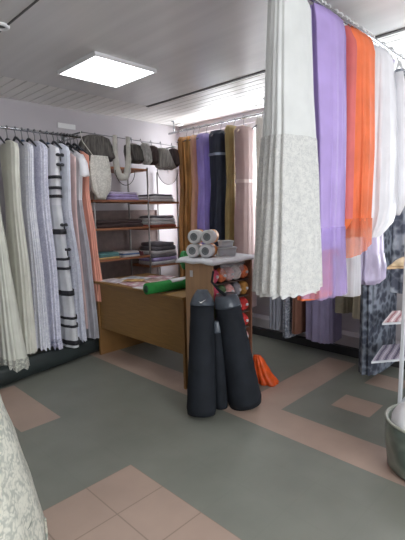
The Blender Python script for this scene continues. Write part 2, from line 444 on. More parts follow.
# ------------------------------------------------------------------ dresses on the left wall rail (rail runs along x)
M_ivory = mat('ivory_tulle', (228, 229, 218), .75, .03, 8, transl=.25)
M_cream = mat('cream_satin', (224, 223, 212), .6, .04, 6, transl=.2)
M_whitelace = lace('white_flower_lace', (234, 234, 240), (214, 215, 226), 70, 1.0, .2)
M_lavlace = lace('pale_lavender_lace', (232, 232, 244), (206, 207, 224), 70, 1.0, .2)
M_bluewhite = mat('blue_white_tulle', (224, 228, 238), .75, .05, 18, transl=.2)
M_whitesatin = mat('white_satin', (234, 234, 238), .45, .03, 6, transl=.2)
M_black = mat('black_velvet_ribbon', (38, 38, 44), .7)
M_blush = mat('blush_tulle', (222, 196, 194), .7, .05, 8, transl=.2)
M_greysheer = mat('grey_sheer', (208, 208, 216), .7, .05, 10, transl=.3, alpha=.85)
M_peach = mat('peach_chiffon', (238, 172, 152), .6, .05, 6, transl=.2)
GL = 'dresses on the left wall rail'
def left_hanger(x, what, m): hanger('clothes_hanger', x, LY, LZ, PI / 2, 'dark wire hanger on the left wall rail carrying %s' % what if m is M_hang else 'blue hanger on the left wall rail carrying %s' % what, m, 'hangers on the left wall rail', .13, .17)
def dress(name, label, parts, x, y, ang, group, base):
    o = thing(name, label, 'dress', (x, y, base), group)
    top, low = max(k[0] for q in parts for k in q[1]), min(k[0] for q in parts for k in q[1])
    ref = next((q[3] for q in parts if q[0] in ('skirt', 'gown_body', 'dress_body')), {})
    for pn, keys, m, kw in parts:
        kw = dict(kw, span=(top, low))
        for key in ('n', 'seed', 'amp'): kw[key] = ref.get(key, kw.get(key))
        if pn == 'skirt': kw.setdefault('cap', (False, False))
        if pn == 'bodice': kw['rows'] = 14
        bm = cloth(B(), x, y, ang, keys, **kw); bm.build(pn, m, o, True)
    return o
def ldress(label, x, parts, base=.05): return dress('hanging_dress', label, parts, x, LY - .02, 0, GL, base)
# keys: z, half width along x, half depth along y, shift along, shift across
ldress('ivory tulle dress with a lace hem, leftmost on the left wall rail', 1.40,
       [('bodice', [(2.10, .02, .05), (2.05, .045, .16), (1.72, .045, .12), (1.55, .05, .11)], M_ivory, dict(n=6, amp=.08, seed=1)),
        ('skirt', [(1.55, .05, .11), (1.1, .065, .18, -.01, -.04), (.6, .085, .22, -.015, -.08), (.13, .105, .25, -.02, -.13)], M_ivory, dict(n=11, amp=.12, seed=2, ruffle=.01)),
        ('lace_hem', [(.22, .107, .258, -.02, -.13), (.12, .112, .262, -.02, -.135)], lace('ivory_lace', (222, 222, 210), (170, 172, 164), 55, .92, .25), dict(n=11, amp=.12, seed=2, rows=6, ruffle=.012, cap=(False, False)))])
left_hanger(1.40, 'the leftmost ivory tulle dress', M_hang)
ldress('cream green satin dress between the ivory tulle and white lace dresses', 1.585,
       [('bodice', [(2.13, .02, .05), (2.08, .05, .17), (1.75, .05, .13), (1.55, .05, .12)], M_cream, dict(n=6, amp=.06, seed=3)),
        ('skirt', [(1.55, .05, .12), (.9, .062, .2, -.01, -.02), (.20, .065, .22, -.025, -.05)], M_cream, dict(n=10, amp=.10, seed=4))])
left_hanger(1.585, 'the cream satin dress', M_hang)
ldress('white flower lace dress beside the cream satin dress on the left rail', 1.72,
       [('bodice', [(2.13, .02, .05), (2.08, .045, .17), (1.75, .045, .13), (1.55, .05, .12)], M_whitelace, dict(n=6, amp=.08, seed=5)),
        ('skirt', [(1.55, .05, .12), (.9, .052, .2, -.015, -.02), (.20, .056, .22, -.03, -.04)], M_whitelace, dict(n=12, amp=.12, seed=6, ruffle=.012))])
left_hanger(1.72, 'the white flower lace dress', M_blueh)
ldress('pale lavender lace dress left of the black striped tiered dress', 1.84,
       [('bodice', [(2.15, .02, .05), (2.09, .05, .18), (1.75, .05, .14), (1.55, .055, .13)], M_lavlace, dict(n=7, amp=.08, seed=7)),
        ('skirt', [(1.55, .055, .13), (.9, .055, .2, -.01, -.02), (.20, .055, .22, -.03, -.04)], M_lavlace, dict(n=13, amp=.12, seed=8, ruffle=.014)),
        ('lace_hem', [(.28, .057, .225, -.03, -.04), (.19, .06, .235, -.03, -.045)], lace('lavender_hem_lace', (218, 216, 230), (150, 152, 176), 60, .95, .2), dict(n=13, amp=.12, seed=8, rows=6, ruffle=.016, cap=(False, False)))])
left_hanger(1.84, 'the pale lavender lace dress', M_hang)
# tiered dress with black ribbon bands and bows
o = ldress('white tiered dress with black ribbon bands and bows on the left rail', 1.965,
       [('bodice', [(2.13, .02, .05), (2.08, .05, .18), (1.85, .055, .15), (1.55, .055, .13)], M_whitesatin, dict(n=6, amp=.05, seed=9)),
        ('skirt', [(1.55, .055, .13), (1.1, .06, .19, -.005, -.02), (.5, .062, .24, -.01, -.06), (.17, .066, .26, -.015, -.07)], mat('white_organza', (226, 228, 232), .6, .05, 9, transl=.25), dict(n=9, amp=.06, seed=10))])
kk = [(2.08, .05, .18, 0, 0), (1.85, .055, .15, 0, 0), (1.55, .055, .13, 0, 0), (1.1, .06, .19, -.005, -.02), (.5, .062, .24, -.01, -.06), (.17, .066, .26, -.015, -.07)]
for z, hgt in ((1.80, .03), (1.70, .028), (1.62, .03), (1.27, .05), (1.02, .025), (.93, .025), (.68, .05), (.45, .025), (.37, .025), (.20, .045)):
    s = interp([(2.08 - k[0],) + k[1:] for k in kk], 2.08 - z)
    q = [(z + hgt, s[1] * 1.06 + .004, s[2] * 1.04 + .006, s[3], s[4]), (z, s[1] * 1.07 + .004, s[2] * 1.05 + .006, s[3], s[4])]
    cloth(B(), 1.965, LY - .02, 0, q, n=9, amp=.06, seed=10, rows=2, cap=(False, False), span=(2.13, .17)).build('ribbon_band', M_black, o, True, solid=.004)
for z, yy in ((2.02, -.165), (1.93, -.16), (1.36, -.16), (1.12, -.19)):
    s = Vector((1.985, LY - .02 + yy, z)); bw = B()
    for sg in (-1, 1): bw.blob(s + Vector((sg * .02, -.012, 0)), (.022, .012, .016), .15, 12, z)
    bw.blob(s + Vector((0, -.014, -.035)), (.008, .005, .03), .1, 10, z); bw.build('bow', M_black, o, True)
left_hanger(1.965, 'the black striped tiered dress', M_blueh)
ldress('bluish white tulle dress just right of the tiered black ribbon dress', 2.075,
       [('bodice', [(2.15, .02, .05), (2.09, .04, .18), (1.75, .04, .15), (1.5, .04, .14)], M_bluewhite, dict(n=7, amp=.06, seed=11)),
        ('skirt', [(1.5, .04, .14), (.9, .045, .22, 0, -.03), (.20, .05, .23, .005, -.05)], lace('bluish_lace', (230, 232, 242), (210, 212, 226), 70, 1, .2), dict(n=14, amp=.14, seed=12, ruffle=.012))])
left_hanger(2.075, 'the bluish white tulle dress', M_blueh)
ldress('thin blush tulle dress peeking out beside the bluish white dress', 2.145,
       [('dress_body', [(2.08, .012, .05), (2.02, .022, .17), (1.5, .022, .13), (.3, .022, .2, 0, -.02)], M_blush, dict(n=8, amp=.06, seed=13))])
left_hanger(2.145, 'the thin blush dress', M_hang)
o = ldress('white dress with a short cap sleeve and long grey sheer skirt', 2.21,
       [('bodice', [(2.1, .015, .05), (2.04, .035, .18), (1.85, .035, .16), (1.6, .03, .13)], M_whitesatin, dict(n=6, amp=.05, seed=14)),
        ('skirt', [(1.6, .03, .13), (1.0, .038, .2, 0, -.03), (.19, .05, .23, .01, -.05)], M_greysheer, dict(n=12, amp=.12, seed=15))])
for sg in (-1, 1):
    B().tube([(2.21, LY - .02 + sg * .15, 2.03), (2.215, LY - .02 + sg * .19, 1.95), (2.22, LY - .02 + sg * .2, 1.83)], [.035, .045, .05], 14, (True, False)).build('sleeve', M_whitesatin, o, True)
left_hanger(2.21, 'the cap sleeve white dress', M_hang)
ldress('peach chiffon dress at the right end of the left wall rail', 2.29,
       [('bodice', [(2.1, .015, .05), (2.04, .03, .17), (1.7, .03, .14)], M_peach, dict(n=6, amp=.06, seed=16)),
        ('skirt', [(1.7, .03, .14), (1.2, .035, .2, 0, -.03), (.57, .045, .25, 0, -.07)], M_peach, dict(n=11, amp=.12, seed=17))], .57)
left_hanger(2.29, 'the peach chiffon dress', M_hang)
for x in (1.50, 1.66, 1.78, 1.90, 2.03, 2.115, 2.18, 2.25):
    hanger('clothes_hanger', x, LY, LZ, PI / 2, 'empty dark wire hanger between the dresses on the left wall rail', M_hang, 'empty hangers on the left wall rail', .10, .15)

# dark cloth roll on the floor under the left rail
rl = B(); p0, p1 = Vector((0.4, 3.53, .088)), Vector((2.33, 3.89, .088))
rl.tube([p0.lerp(p1, k / 14) + Vector((0, 0, .004 * math.sin(k * 1.7))) for k in range(15)], [.085 + .002 * math.sin(k * 2.3) for k in range(15)], 24)
o = thing('fabric_roll', 'long dark green black fabric roll lying on the floor under the left dresses', 'fabric roll', (1.4, 3.9, 0))
rl.build('rolled_fabric', mat('dark_roll_fabric', (34, 42, 42), .55, .1, 6), o, True)
d = (p1 - p0).normalized(); B().tube([p1 - d * .03, p1 + d * .012], .03, 16).build('core_tube', mat('cardboard_core', (120, 100, 80), .8), o, True)

# ------------------------------------------------------------------ shelf rack in the corner
M_post = mat('grey_post', (150, 148, 146), .35, .04, metal=.6)
o = thing('shelf_rack', 'metal post rack with orange brown boards on the left wall by the corner', 'shelf rack', (3.02, 4.2, 0))
sy0, sy1 = 4.0, 4.42
for x in (2.44, 3.17, 3.64):
    for y in (sy0 + .012, sy1 - .02):
        B().tube([(x, y, 0), (x, y, 1.99)], .0105, 10).build('post', M_post, o, True)
for x0, x1, z in ((2.42, 3.16, .945), (2.42, 3.16, 1.29), (2.42, 3.16, 1.60), (2.42, 3.16, 1.96), (3.18, 3.655, .81), (3.18, 3.655, 1.27), (3.18, 3.655, 1.585), (2.42, 3.655, .3)):
    B().lim((x0, sy0, z - .012), (x1, sy1, z + .012)).build('shelf_board', M_shelf, o, bevel=.003)
B().lim((2.46, sy1 + .003, .2), (3.64, sy1 + .015, 1.5)).build('back_panel', mat('brown_back_panel', (128, 112, 108), .8), o)

def pile(name, label, cat, cx, cy, z, dx, dy, layers, group=None, rz=0):
    """folded cloth: soft slabs, one part per fold"""
    o = thing(name, label, cat, (cx, cy, z), group); zz = z
    for i, (m, h, sx) in enumerate(layers):
        bm = B(); n = 20
        rings = []
        for fz, fs in ((0, .95), (.15, 1), (.5, 1.012), (.85, 1), (1, .95)):
            ring = []
            for k in range(n * 2):
                th = PI * k / n; cx_, sy_ = math.cos(th), math.sin(th)
                q = Vector((dx / 2 * sx * math.copysign(abs(cx_) ** .35, cx_) * fs * (1 + .012 * math.sin(5 * th + i)), dy / 2 * math.copysign(abs(sy_) ** .35, sy_) * fs, 0))
                q = Matrix.Rotation(rz + .03 * math.sin(i * 2.1), 3, 'Z') @ q
                ring.append(q + Vector((cx, cy, zz + h * fz + .004 * math.sin(3 * th + i) * fz)))
            rings.append(ring)
        bm.loft(rings).build('folded_layer', m, o, True); zz += h
    return o
lav = mat('lavender_cloth', (172, 158, 204), .7, .06, 20); dbr = mat('dark_brown_cloth', (62, 48, 48), .8, .08, 10)
grc = mat('grey_cloth', (118, 116, 122), .8, .08, 14); wht = mat('white_cloth', (206, 204, 206), .75, .04, 12); dgr = mat('dark_grey_cloth', (104, 102, 108), .8, .1, 14)
teal = mat('teal_cloth', (92, 138, 138), .75, .08, 10); yel = mat('ochre_cloth', (196, 164, 110), .75, .08, 10); blu = mat('blue_cloth', (92, 118, 160), .75, .08, 10)
red = mat('rust_cloth', (158, 82, 62), .75, .06, 8); maroon = mat('maroon_cloth', (104, 58, 64), .75, .06, 8)
pile('fabric_stack', 'folded lavender fabric stack on the upper left rack board', 'fabric stack', 2.86, 4.18, 1.612, .44, .3, [(lav, .035, 1), (lav, .03, .97), (mat('pale_lavender_cloth', (198, 188, 216), .7, .06, 18), .025, .9)])
pile('fabric_stack', 'folded cream fabric at the left end of the upper rack board', 'fabric stack', 2.535, 4.17, 1.612, .16, .3, [(M_cream, .05, 1), (M_cream, .05, .9)])
pile('fabric_stack', 'dark brown folded cloth filling the middle left rack board', 'fabric stack', 2.80, 4.17, 1.302, .66, .3, [(dbr, .045, 1), (dbr, .04, .97)])
pile('fabric_stack', 'thin ochre folded cloth on the lower left rack board', 'fabric stack', 2.62, 4.16, .957, .3, .28, [(yel, .022, 1), (teal, .022, .95), (teal, .02, .9)])
pile('fabric_stack', 'thin blue and white folded cloths on the lower rack board', 'fabric stack', 2.92, 4.16, .957, .26, .28, [(wht, .022, 1), (blu, .02, .96), (wht, .016, .9)])
pile('fabric_stack', 'dark grey folded cloth atop the right rack section', 'fabric stack', 3.42, 4.18, 1.597, .40, .34, [(wht, .03, 1), (wht, .035, .95), (grc, .025, .85)])
pile('fabric_stack', 'white and grey folded cloth above rust cloth in the right rack section', 'fabric stack', 3.42, 4.17, 1.282, .43, .34, [(red, .035, 1), (wht, .04, .97), (wht, .04, .92), (grc, .03, .8)])
pile('fabric_stack', 'tall pile of grey and lavender cloth low in the right rack section', 'fabric stack', 3.42, 4.17, .822, .43, .34, [(wht, .045, 1), (lav, .045, .97), (grc, .045, .98), (wht, .04, .92), (dgr, .05, .9), (dgr, .045, .75)])
tag(B().box((3.25, 3.975, .975), (.05, .012, .13), 0, 0, Matrix.Rotation(.5, 3, 'Y')).build('phone', mat('black_gloss', (22, 22, 26), .2), bevel=.006) if False else
    pile('folded_garment', 'small maroon folded cloth beside the middle rack post', 'folded cloth', 3.07, 4.14, .957 + .0, .07, .2, [(maroon, .03, 1), (maroon, .02, .8)]), 'small maroon folded cloth beside the middle rack post', 'folded cloth')

# curtain wire with tulle bundles above the rack
rail('hanging_wire', (2.34, 4.05, 2.305), (3.70, 4.05, 2.285), 'thin wire above the corner rack holding the dark tulle bundles',
     [((2.36, 4.05, 2.305), (2.36, YL, 2.305)), ((3.68, 4.05, 2.285), (3.68, YL, 2.285))], M_wire, .004)
darkt = mat('dark_grey_tulle', (92, 88, 84), .8, .28, 16, transl=.15, stretch=(3, 3, .5)); brownt = mat('dark_brown_tulle', (88, 74, 74), .8, .26, 16, transl=.15, stretch=(3, 3, .6))
whitet = mat('white_tulle', (222, 220, 212), .75, .05, 16, transl=.35); greyt = mat('grey_white_tulle', (208, 206, 202), .75, .14, 24, transl=.3)
def bundle(label, x, z0, z1, a, b, m, n=8, amp=.2, seed=0, lean=0, y=4.03, flare=1.0):
    o = thing('tulle_bundle', label, 'tulle bundle', (x, y, z1), 'tulle bundles above the corner rack')
    h = z0 - z1
    cloth(B(), x, y, 0, [(z0, a * .45, b * .4), (z0 - h * .1, a * .8, b * .9), (z0 - h * .45, a, b, lean * .5), (z0 - h * .85, a * .95 * flare, b, lean), (z1, a * .6 * flare, b * .5, lean)], n=n, amp=amp, seed=seed, cap=(True, True)).build('gathered_tulle', m, o, True)
    B().tube([(x, y, z0 - .01), (x, 4.05 - .01, z0 + .02), (x, 4.05, 2.318), (x, 4.065, 2.30)], .0035, 6).build('hook', M_wire, o, True)
    return o
bundle('large dark grey tulle bundle at the left end of the wire', 2.515, 2.285, 2.02, .19, .09, darkt, 11, .16, 21, flare=1.25)
bundle('dark grey tulle bundle right of the white hanging loop', 2.985, 2.245, 2.03, .115, .08, darkt, 9, .2, 22, .03)
bundle('twisted grey white tulle bundle between two dark bundles', 3.12, 2.26, 2.02, .055, .07, greyt, 6, .22, 23, .03, y=3.98)
bundle('dark brown tulle bundle left of the striped fan bundle', 3.27, 2.25, 2.03, .075, .08, brownt, 8, .14, 24)
bundle('grey white striped tulle fan bundle near the room corner', 3.42, 2.24, 1.98, .10, .09, mat('striped_grey_tulle', (186, 184, 180), .7, .22, 22, transl=.25, stretch=(5, 5, .2)), 11, .16, 25, .05, flare=1.4)
bundle('dark brown tulle bundle at the right end of the wire', 3.60, 2.25, 2.02, .065, .08, brownt, 7, .14, 26)
# white lace garment under the first bundle, and two looped swags
o = thing('lace_garment', 'white lace garment hanging below the large dark tulle bundle', 'garment', (2.47, 3.93, 1.62))
cloth(B(), 2.47, 3.91, 0, [(2.06, .10, .012), (1.97, .12, .02), (1.85, .125, .03), (1.72, .11, .035), (1.62, .05, .02)], n=7, amp=.12, seed=31, cap=(True, True)).build('gathered_lace', lace('white_garment_lace', (232, 230, 222), (208, 206, 198), 60, 1, .25), o, True)
B().tube([(2.40, 3.915, 2.05), (2.32, 3.98, 2.2), (2.345, 4.05, 2.312)], .004, 6).build('strap', whitet, o, True)
def swag(label, x0, x1, z0, zb, m, y, r):
    o = thing('tulle_swag', label, 'tulle swag', ((x0 + x1) / 2, y, zb))
    pts = []; N_ = 22
    for k in range(N_ + 1):
        t = k / N_; a = PI * t
        x = (x0 + x1) / 2 - (x1 - x0) / 2 * math.copysign(abs(math.cos(a)) ** .6, math.cos(a)); z = z0 - (z0 - zb) * math.sin(a) ** .7
        pts.append((x, y + .01 * math.sin(5 * t), z))
    B().tube(pts, [r * (.6 + .5 * math.sin(PI * k / N_)) * (1 + .12 * math.sin(k * 2.1)) for k in range(N_ + 1)], 14).build('draped_tulle', m, o, True)
    return o
o = swag('white tulle looped in a deep swag beside the large dark bundle', 2.71, 2.875, 2.30, 1.86, whitet, 3.97, .038)
B().tube([(2.80 + .13 * math.cos(PI + PI * k / 16), 3.93, 1.93 + .16 * math.sin(PI + PI * k / 16)) for k in range(17)], .004, 6).build('edge_cord', mat('dark_cord', (70, 66, 64), .6), o, True)
o = thing('petticoat_hoop', 'sheer round hoop of tulle hanging below the striped fan bundle', 'tulle hoop', (3.47, 3.99, 1.80))
B().grid(lambda u, v: Vector((3.47 + .17 * (v ** .8) * math.cos(PI + PI * u), 3.985 + .01 * math.sin(9 * u), 1.995 + .19 * (v ** .8) * math.sin(PI + PI * u))), 24, 6).build('tulle_net', mat('sheer_net', (216, 210, 204), .8, .03, 9, transl=.4, alpha=.5), o, True)
B().tube([(3.47 + .17 * math.cos(PI + PI * k / 24), 3.985, 1.995 + .19 * math.sin(PI + PI * k / 24)) for k in range(25)], .004, 6).build('hoop_edge', mat('dark_cord', (70, 66, 64), .6), o, True)

# ------------------------------------------------------------------ desk with papers
o = thing('desk', 'wooden desk with a solid front panel before the corner rack', 'desk', (2.6, 3.1, 0))
B().lim((2.24, 2.44, .755), (2.95, 3.80, .78)).build('desktop', M_desk, o, bevel=.003)
B().lim((2.275, 2.475, .29), (2.293, 3.74, .754)).build('front_panel', M_desk, o)
B().lim((2.26, 2.448, 0), (2.90, 2.474, .754)).build('side_panel', M_desk_edge, o)
B().lim((2.26, 3.74, 0), (2.90, 3.766, .754)).build('side_panel', M_desk_edge, o)
ptints = [((226, 222, 222), (186, 172, 178)), ((214, 206, 206), (170, 120, 130)), ((222, 222, 226), (160, 168, 178)), ((218, 206, 200), (176, 140, 128))]
for i, (x, y, sx, sy, rz, lab) in enumerate([(2.39, 3.62, .21, .30, .1, 'white magazine page at the far front corner of the desk'), (2.40, 3.28, .21, .30, -.08, 'printed paper sheet on the middle of the desk front'),
        (2.62, 3.55, .22, .30, .25, 'pinkish printed paper near the far end of the desk'), (2.64, 3.20, .22, .30, -.2, 'patterned paper in the middle of the desktop'),
        (2.36, 2.98, .21, .29, .12, 'pale printed paper just left of the green roll'), (2.80, 3.40, .2, .3, .5, 'loose paper sheet at the rear of the desktop'), (2.62, 2.96, .21, .29, .02, 'greyish paper behind the green roll'),
        (2.50, 3.44, .15, .2, .6, 'small ochre printed leaflet on the desk papers')]):
    c1, c2 = ptints[i % 4]
    if i == 7: c1, c2 = (214, 186, 120), (180, 130, 80)
    z = .7815 + .0012 * i
    tag(B().box((x, y, z), (sx, sy, .001), rz).build('paper_sheet', lace('print_%d' % i, c2, c1, 16, 1, 0, .5), loc=(x, y, z)), lab, 'paper', 'papers on the desk')
o = thing('fabric_roll', 'bright green fabric roll lying across the near end of the desk', 'fabric roll', (2.5, 2.66, .782))
gp0, gp1 = Vector((2.12, 2.75, .832)), Vector((2.92, 2.70, .832))
B().tube([gp0.lerp(gp1, k / 8) for k in range(9)], .048, 28).build('rolled_fabric', mat('green_felt', (28, 128, 52), .8, .08, 20), o, True)
d = (gp0 - gp1).normalized()
B().tube([gp0 - d * .04, gp0 + d * .004], .03, 18).build('core_tube', mat('dark_green_core', (30, 70, 48), .8), o, True)
tag(B().grid(lambda u, v: Vector((2.36 + .34 * u, 2.735 + .052 * math.sin((v - .5) * 1.9), .8325 + .052 * math.cos((v - .5) * 1.9))), 6, 8).build('white_sheet', wht, None, True, solid=.003), 'white sheet draped over the top of the green fabric roll', 'sheet')

# ------------------------------------------------------------------ spool stand
sx0, sx1, syf, syb, sz = 2.24, 2.72, 2.11, 2.40, 1.085
o = thing('spool_stand', 'narrow wooden stand with a white covered top and yarn spools on its open side', 'stand', ((sx0 + sx1) / 2, 2.25, 0))
B().lim((sx0, syf, 0), (sx0 + .018, syb, sz - .02)).build('side_panel', M_pale, o, bevel=.002)
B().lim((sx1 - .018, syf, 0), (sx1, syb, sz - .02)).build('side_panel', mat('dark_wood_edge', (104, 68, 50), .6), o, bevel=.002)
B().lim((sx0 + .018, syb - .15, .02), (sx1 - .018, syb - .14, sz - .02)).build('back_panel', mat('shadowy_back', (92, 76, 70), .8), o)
B().lim((sx0, syf, sz - .02), (sx1, syb, sz)).build('top_board', M_pale, o, bevel=.002)
for z in (.10, .235, .37, .505, .64, .775, .91):
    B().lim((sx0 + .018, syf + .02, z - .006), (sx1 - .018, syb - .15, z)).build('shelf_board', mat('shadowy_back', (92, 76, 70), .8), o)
tag(B().box((sx0 - .002, 2.33, .985), (.002, .03, .05)).build('paper_tag', wht), 'small white paper tag stuck on the stand side panel', 'tag')
# white film cover on the top, with rounded uneven edge
def cover(u, v):
    x = sx0 - .045 + (sx1 - sx0 + .085) * u; y = syf - .05 + (syb - syf + .11) * v
    e = min(u, 1 - u, v, 1 - v)
    return Vector((x, y, sz + .016 + .006 * math.sin(11 * u + 5 * v) * .5 - (.026 + .004 * math.sin(14 * (u + v))) * max(0, 1 - e / .07) ** 2))
tag(B().grid(cover, 40, 34).build('cover_sheet', mat('white_film', (222, 224, 228), .35, .03, 12), None, True, solid=.018), 'white padded sheet covering the top of the spool stand', 'cover')
film = mat('clear_film', (226, 228, 232), .2, .02, alpha=.28)
tag(B().grid(lambda u, v: Vector((sx0 + .05 + .3 * u, syf - .03 - .012 * math.sin(9 * u + 3 * v), sz - .012 - (.07 + .06 * math.sin(PI * u)) * v)), 24, 8).build('plastic_film', film, None, True), 'clear crinkled plastic film hanging from the stand front edge', 'plastic film')
# yarn spools
ycol = {'pink': (206, 88, 112), 'orange': (214, 116, 74), 'red': (178, 46, 44), 'white': (214, 206, 202), 'grey': (142, 140, 146), 'blue': (74, 96, 140), 'green': (92, 116, 78), 'blush': (212, 160, 156), 'mustard': (180, 130, 64)}
layout = [['pink', 'orange', 'blush', 'white', 'orange'], ['pink', 'green', 'blush', 'grey', 'mustard'], ['green', 'blue', 'pink', 'white', 'red'], ['blue', 'grey', 'green', 'white', 'red'],
          ['grey', 'white', 'blue', 'grey', 'blush'], ['red', 'green', 'mustard', 'white', 'red'], ['white', 'blue', 'grey', 'blush', 'red']]
rown = ['top', 'second', 'third', 'fourth', 'fifth', 'sixth', 'lowest']
protos = {}
for r, row in enumerate(layout):
    z = .91 - .135 * r
    for cidx, cn in enumerate(row):
        x = sx0 + .062 + .089 * cidx; y = syf + .055
        lab = 'small %s yarn ball on the %s shelf of the spool stand' % (cn, rown[r])
        if cn not in protos:
            o = thing('yarn_ball', lab, 'yarn', (x, y, z), 'yarn balls on the spool stand')
            bm = B().blob((x, y, z + .06), (.043, .05, .058), .07, 20, len(protos)); bm.build('wound_yarn', mat('yarn_' + cn, ycol[cn], .85, .12, 60, bump=.5, bscale=150), o, True)
            B().tube([(x, y - .045, z + .06), (x, y - .055, z + .06)], .012, 12).build('core', wht, o, True)
            protos[cn] = o
        else: dup(protos[cn], (x, y, z), lab)
# paper rolls on the stand
M_paper = mat('white_paper', (224, 226, 226), .8, .03, 20); M_core = mat('grey_core', (120, 128, 132), .8); M_orange_wrap = mat('orange_wrap', (222, 146, 60), .4, .08, 9)
rp0 = None
ax = Vector((-.92, -.39, 0)); sd = Vector((.39, -.92, 0))
for r in range(2):
    for k in range(2):
        cc = Vector((2.318, 2.288, sz + .024 + .053)) + sd * ((k - .5) * .108 + r * .015 - .005) + Vector((0, 0, r * .107)) - ax * .0
        lab = ('upper' if r else 'lower') + (' right' if k else ' left') + ' white paper roll in the stack on the spool stand'
        if rp0 is None:
            o = thing('paper_roll', lab, 'paper roll', cc, 'paper rolls on the spool stand')
            B().lathe(cc, [(.02, .055), (.046, .057), (.0525, .05), (.0525, -.02)], 32, ax, (False, False)).build('roll_body', M_paper, o, True)
            B().lathe(cc, [(.0525, -.02), (.0525, -.075), (.046, -.08), (.02, -.08)], 32, ax, (False, True)).build('orange_wrap', M_orange_wrap, o, True)
            B().lathe(cc, [(.021, -.078), (.021, .05), (.017, .05), (.017, -.078)], 24, ax, (False, False)).build('core', M_core, o, True)
            B().lathe(cc, [(.03, .0565), (.001, .052)], 24, ax, (False, True)).build('end_disc', M_core, o, True)
            rp0 = o
        else: dup(rp0, cc, lab)
def tub(label, x, y, z, sx, sy, h, rz):
    o = thing('plastic_tub', label, 'tub', (x, y, z))
    bm = B(); R = Matrix.Rotation(rz, 3, 'Z')
    def ring(f, zz):
        out = []
        for k in range(40):
            th = 2 * PI * k / 40; c_, s_ = math.cos(th), math.sin(th)
            out.append(R @ Vector((sx / 2 * f * math.copysign(abs(c_) ** .35, c_), sy / 2 * f * math.copysign(abs(s_) ** .35, s_), 0)) + Vector((x, y, zz)))
        return out
    mt = mat('milky_plastic', (214, 218, 222), .35, .02, transl=.3)
    bm.loft([ring(.88, z), ring(.92, z + .01), ring(.98, z + h * .8)]); bm.build('body', mt, o, True)
    l = B(); l.loft([ring(1.03, z + h * .8), ring(1.05, z + h * .86), ring(1.04, z + h * .97), ring(.97, z + h)]); l.build('lid', mt, o, True)
    return o
tub('wide white plastic tub with a lid, below the smaller tub on the spool stand', 2.52, 2.22, sz + .024, .16, .13, .07, -.6)
tub('smaller white plastic tub stacked on the wide tub', 2.515, 2.215, sz + .095, .11, .10, .05, -.5)
gb = mat('green_plastic', (74, 160, 96), .35, .1, 14, transl=.3, alpha=.85)
tag(B().blob((2.30, 2.47, sz - .01), (.035, .03, .075), .22, 24, 2).build('plastic_bag', gb, None, True), 'small crumpled green plastic bag hanging at the far corner of the spool stand', 'plastic bag')
tag(B().blob((2.43, 2.33, sz + .042), (.035, .03, .02), .2, 20, 4).build('plastic_bag', gb, None, True), 'green plastic bag lying between the paper rolls and the white tub', 'plastic bag')

# ------------------------------------------------------------------ leaning black fabric bolts
M_navy = mat('black_navy_cloth', (27, 31, 37), .8, .12, 8, bump=.35, bscale=14, spec=.25); M_sleeve = mat('grey_clear_sleeve', (84, 92, 102), .3, .12, 16, alpha=.8)
def bolt(label, p0, p1, r0, r1, mark):
    p0, p1 = Vector(p0), Vector(p1); d = (p1 - p0).normalized()
    o = thing('fabric_bolt', label, 'fabric bolt', (p0.x, p0.y, 0), 'black bolts leaning on the spool stand')
    N_ = 18
    B().tube([p0.lerp(p1, k / N_) for k in range(N_ + 1)], [(r0 + (r1 - r0) * k / N_) * (1 + .012 * math.sin(k * 1.9)) * (.93 if k == 0 else 1) for k in range(N_ + 1)], 28).build('rolled_fabric', M_navy, o, True)
    q = [p1 - d * .015 + d * ((.115 if mark else .085) * k / 8) for k in range(9)]
    s = B().tube(q, [r1 * 1.06 * (1 - (.6 if mark else .22) * (k / 8) ** 1.6) for k in range(9)], 24).build('plastic_sleeve', M_sleeve, o, True)
    if mark:
        c0 = p1 + d * .02; n_ = Vector((-.72, -.69, .1)).normalized(); e = Vector((.7, -.71, 0)); u2 = Vector((0, 0, 1))
        c0 = c0 + n_ * (r1 * 1.06)
        pts = [(-.022, .004), (-.012, -.010), (-.004, -.009), (.026, .014), (-.006, -.001), (-.014, -.002)]
        mk = B(); front = [c0 + e * a + u2 * b + n_ * .001 for a, b in pts]; back = [p - n_ * .004 for p in front]; k = len(pts)
        mk.add(front + back, [tuple(range(k)), tuple(reversed(range(k, 2 * k)))] + [(i, (i + 1) % k, (i + 1) % k + k, i + k) for i in range(k)])
        mk.build('white_mark', M_white, s)
bolt('left black fabric bolt leaning on the stand side panel, white mark on its grey sleeve', (2.02, 2.03, .02), (2.13, 2.11, .80), .108, .085, True)
bolt('right black fabric bolt leaning before the yarn shelves, wider at the foot', (2.365, 1.905, .02), (2.265, 1.985, .79), .132, .092, False)
bolt('thin short black fabric bolt squeezed between the two thick black bolts', (2.185, 1.985, .02), (2.195, 2.03, .60), .048, .04, False)
tag(B().tube([(2.22, 1.96, .86), (2.19, 2.0, .9), (2.16, 2.04, .96), (2.20, 2.06, 1.03)], [.012, .01, .009, .008], 10).build('hanging_strap', M_navy, None, True), 'short dark strap tying the black bolts to the stand', 'strap')
# orange cloth on the floor
ob = thing('orange_bag', 'crumpled orange plastic bag on the floor against the spool stand', 'bag', (2.82, 2.08, 0))
cloth(B(), 2.80, 2.08, .2, [(.245, .02, .03, -.03, .02), (.19, .045, .05, -.02, .01), (.1, .06, .075), (.0, .075, .11, .015, -.03)], n=7, amp=.25, seed=44, rows=14, cap=(True, True)).build('crumpled_sheet', mat('orange_plastic', (226, 92, 34), .5, .14, 14, transl=.3), ob, True)

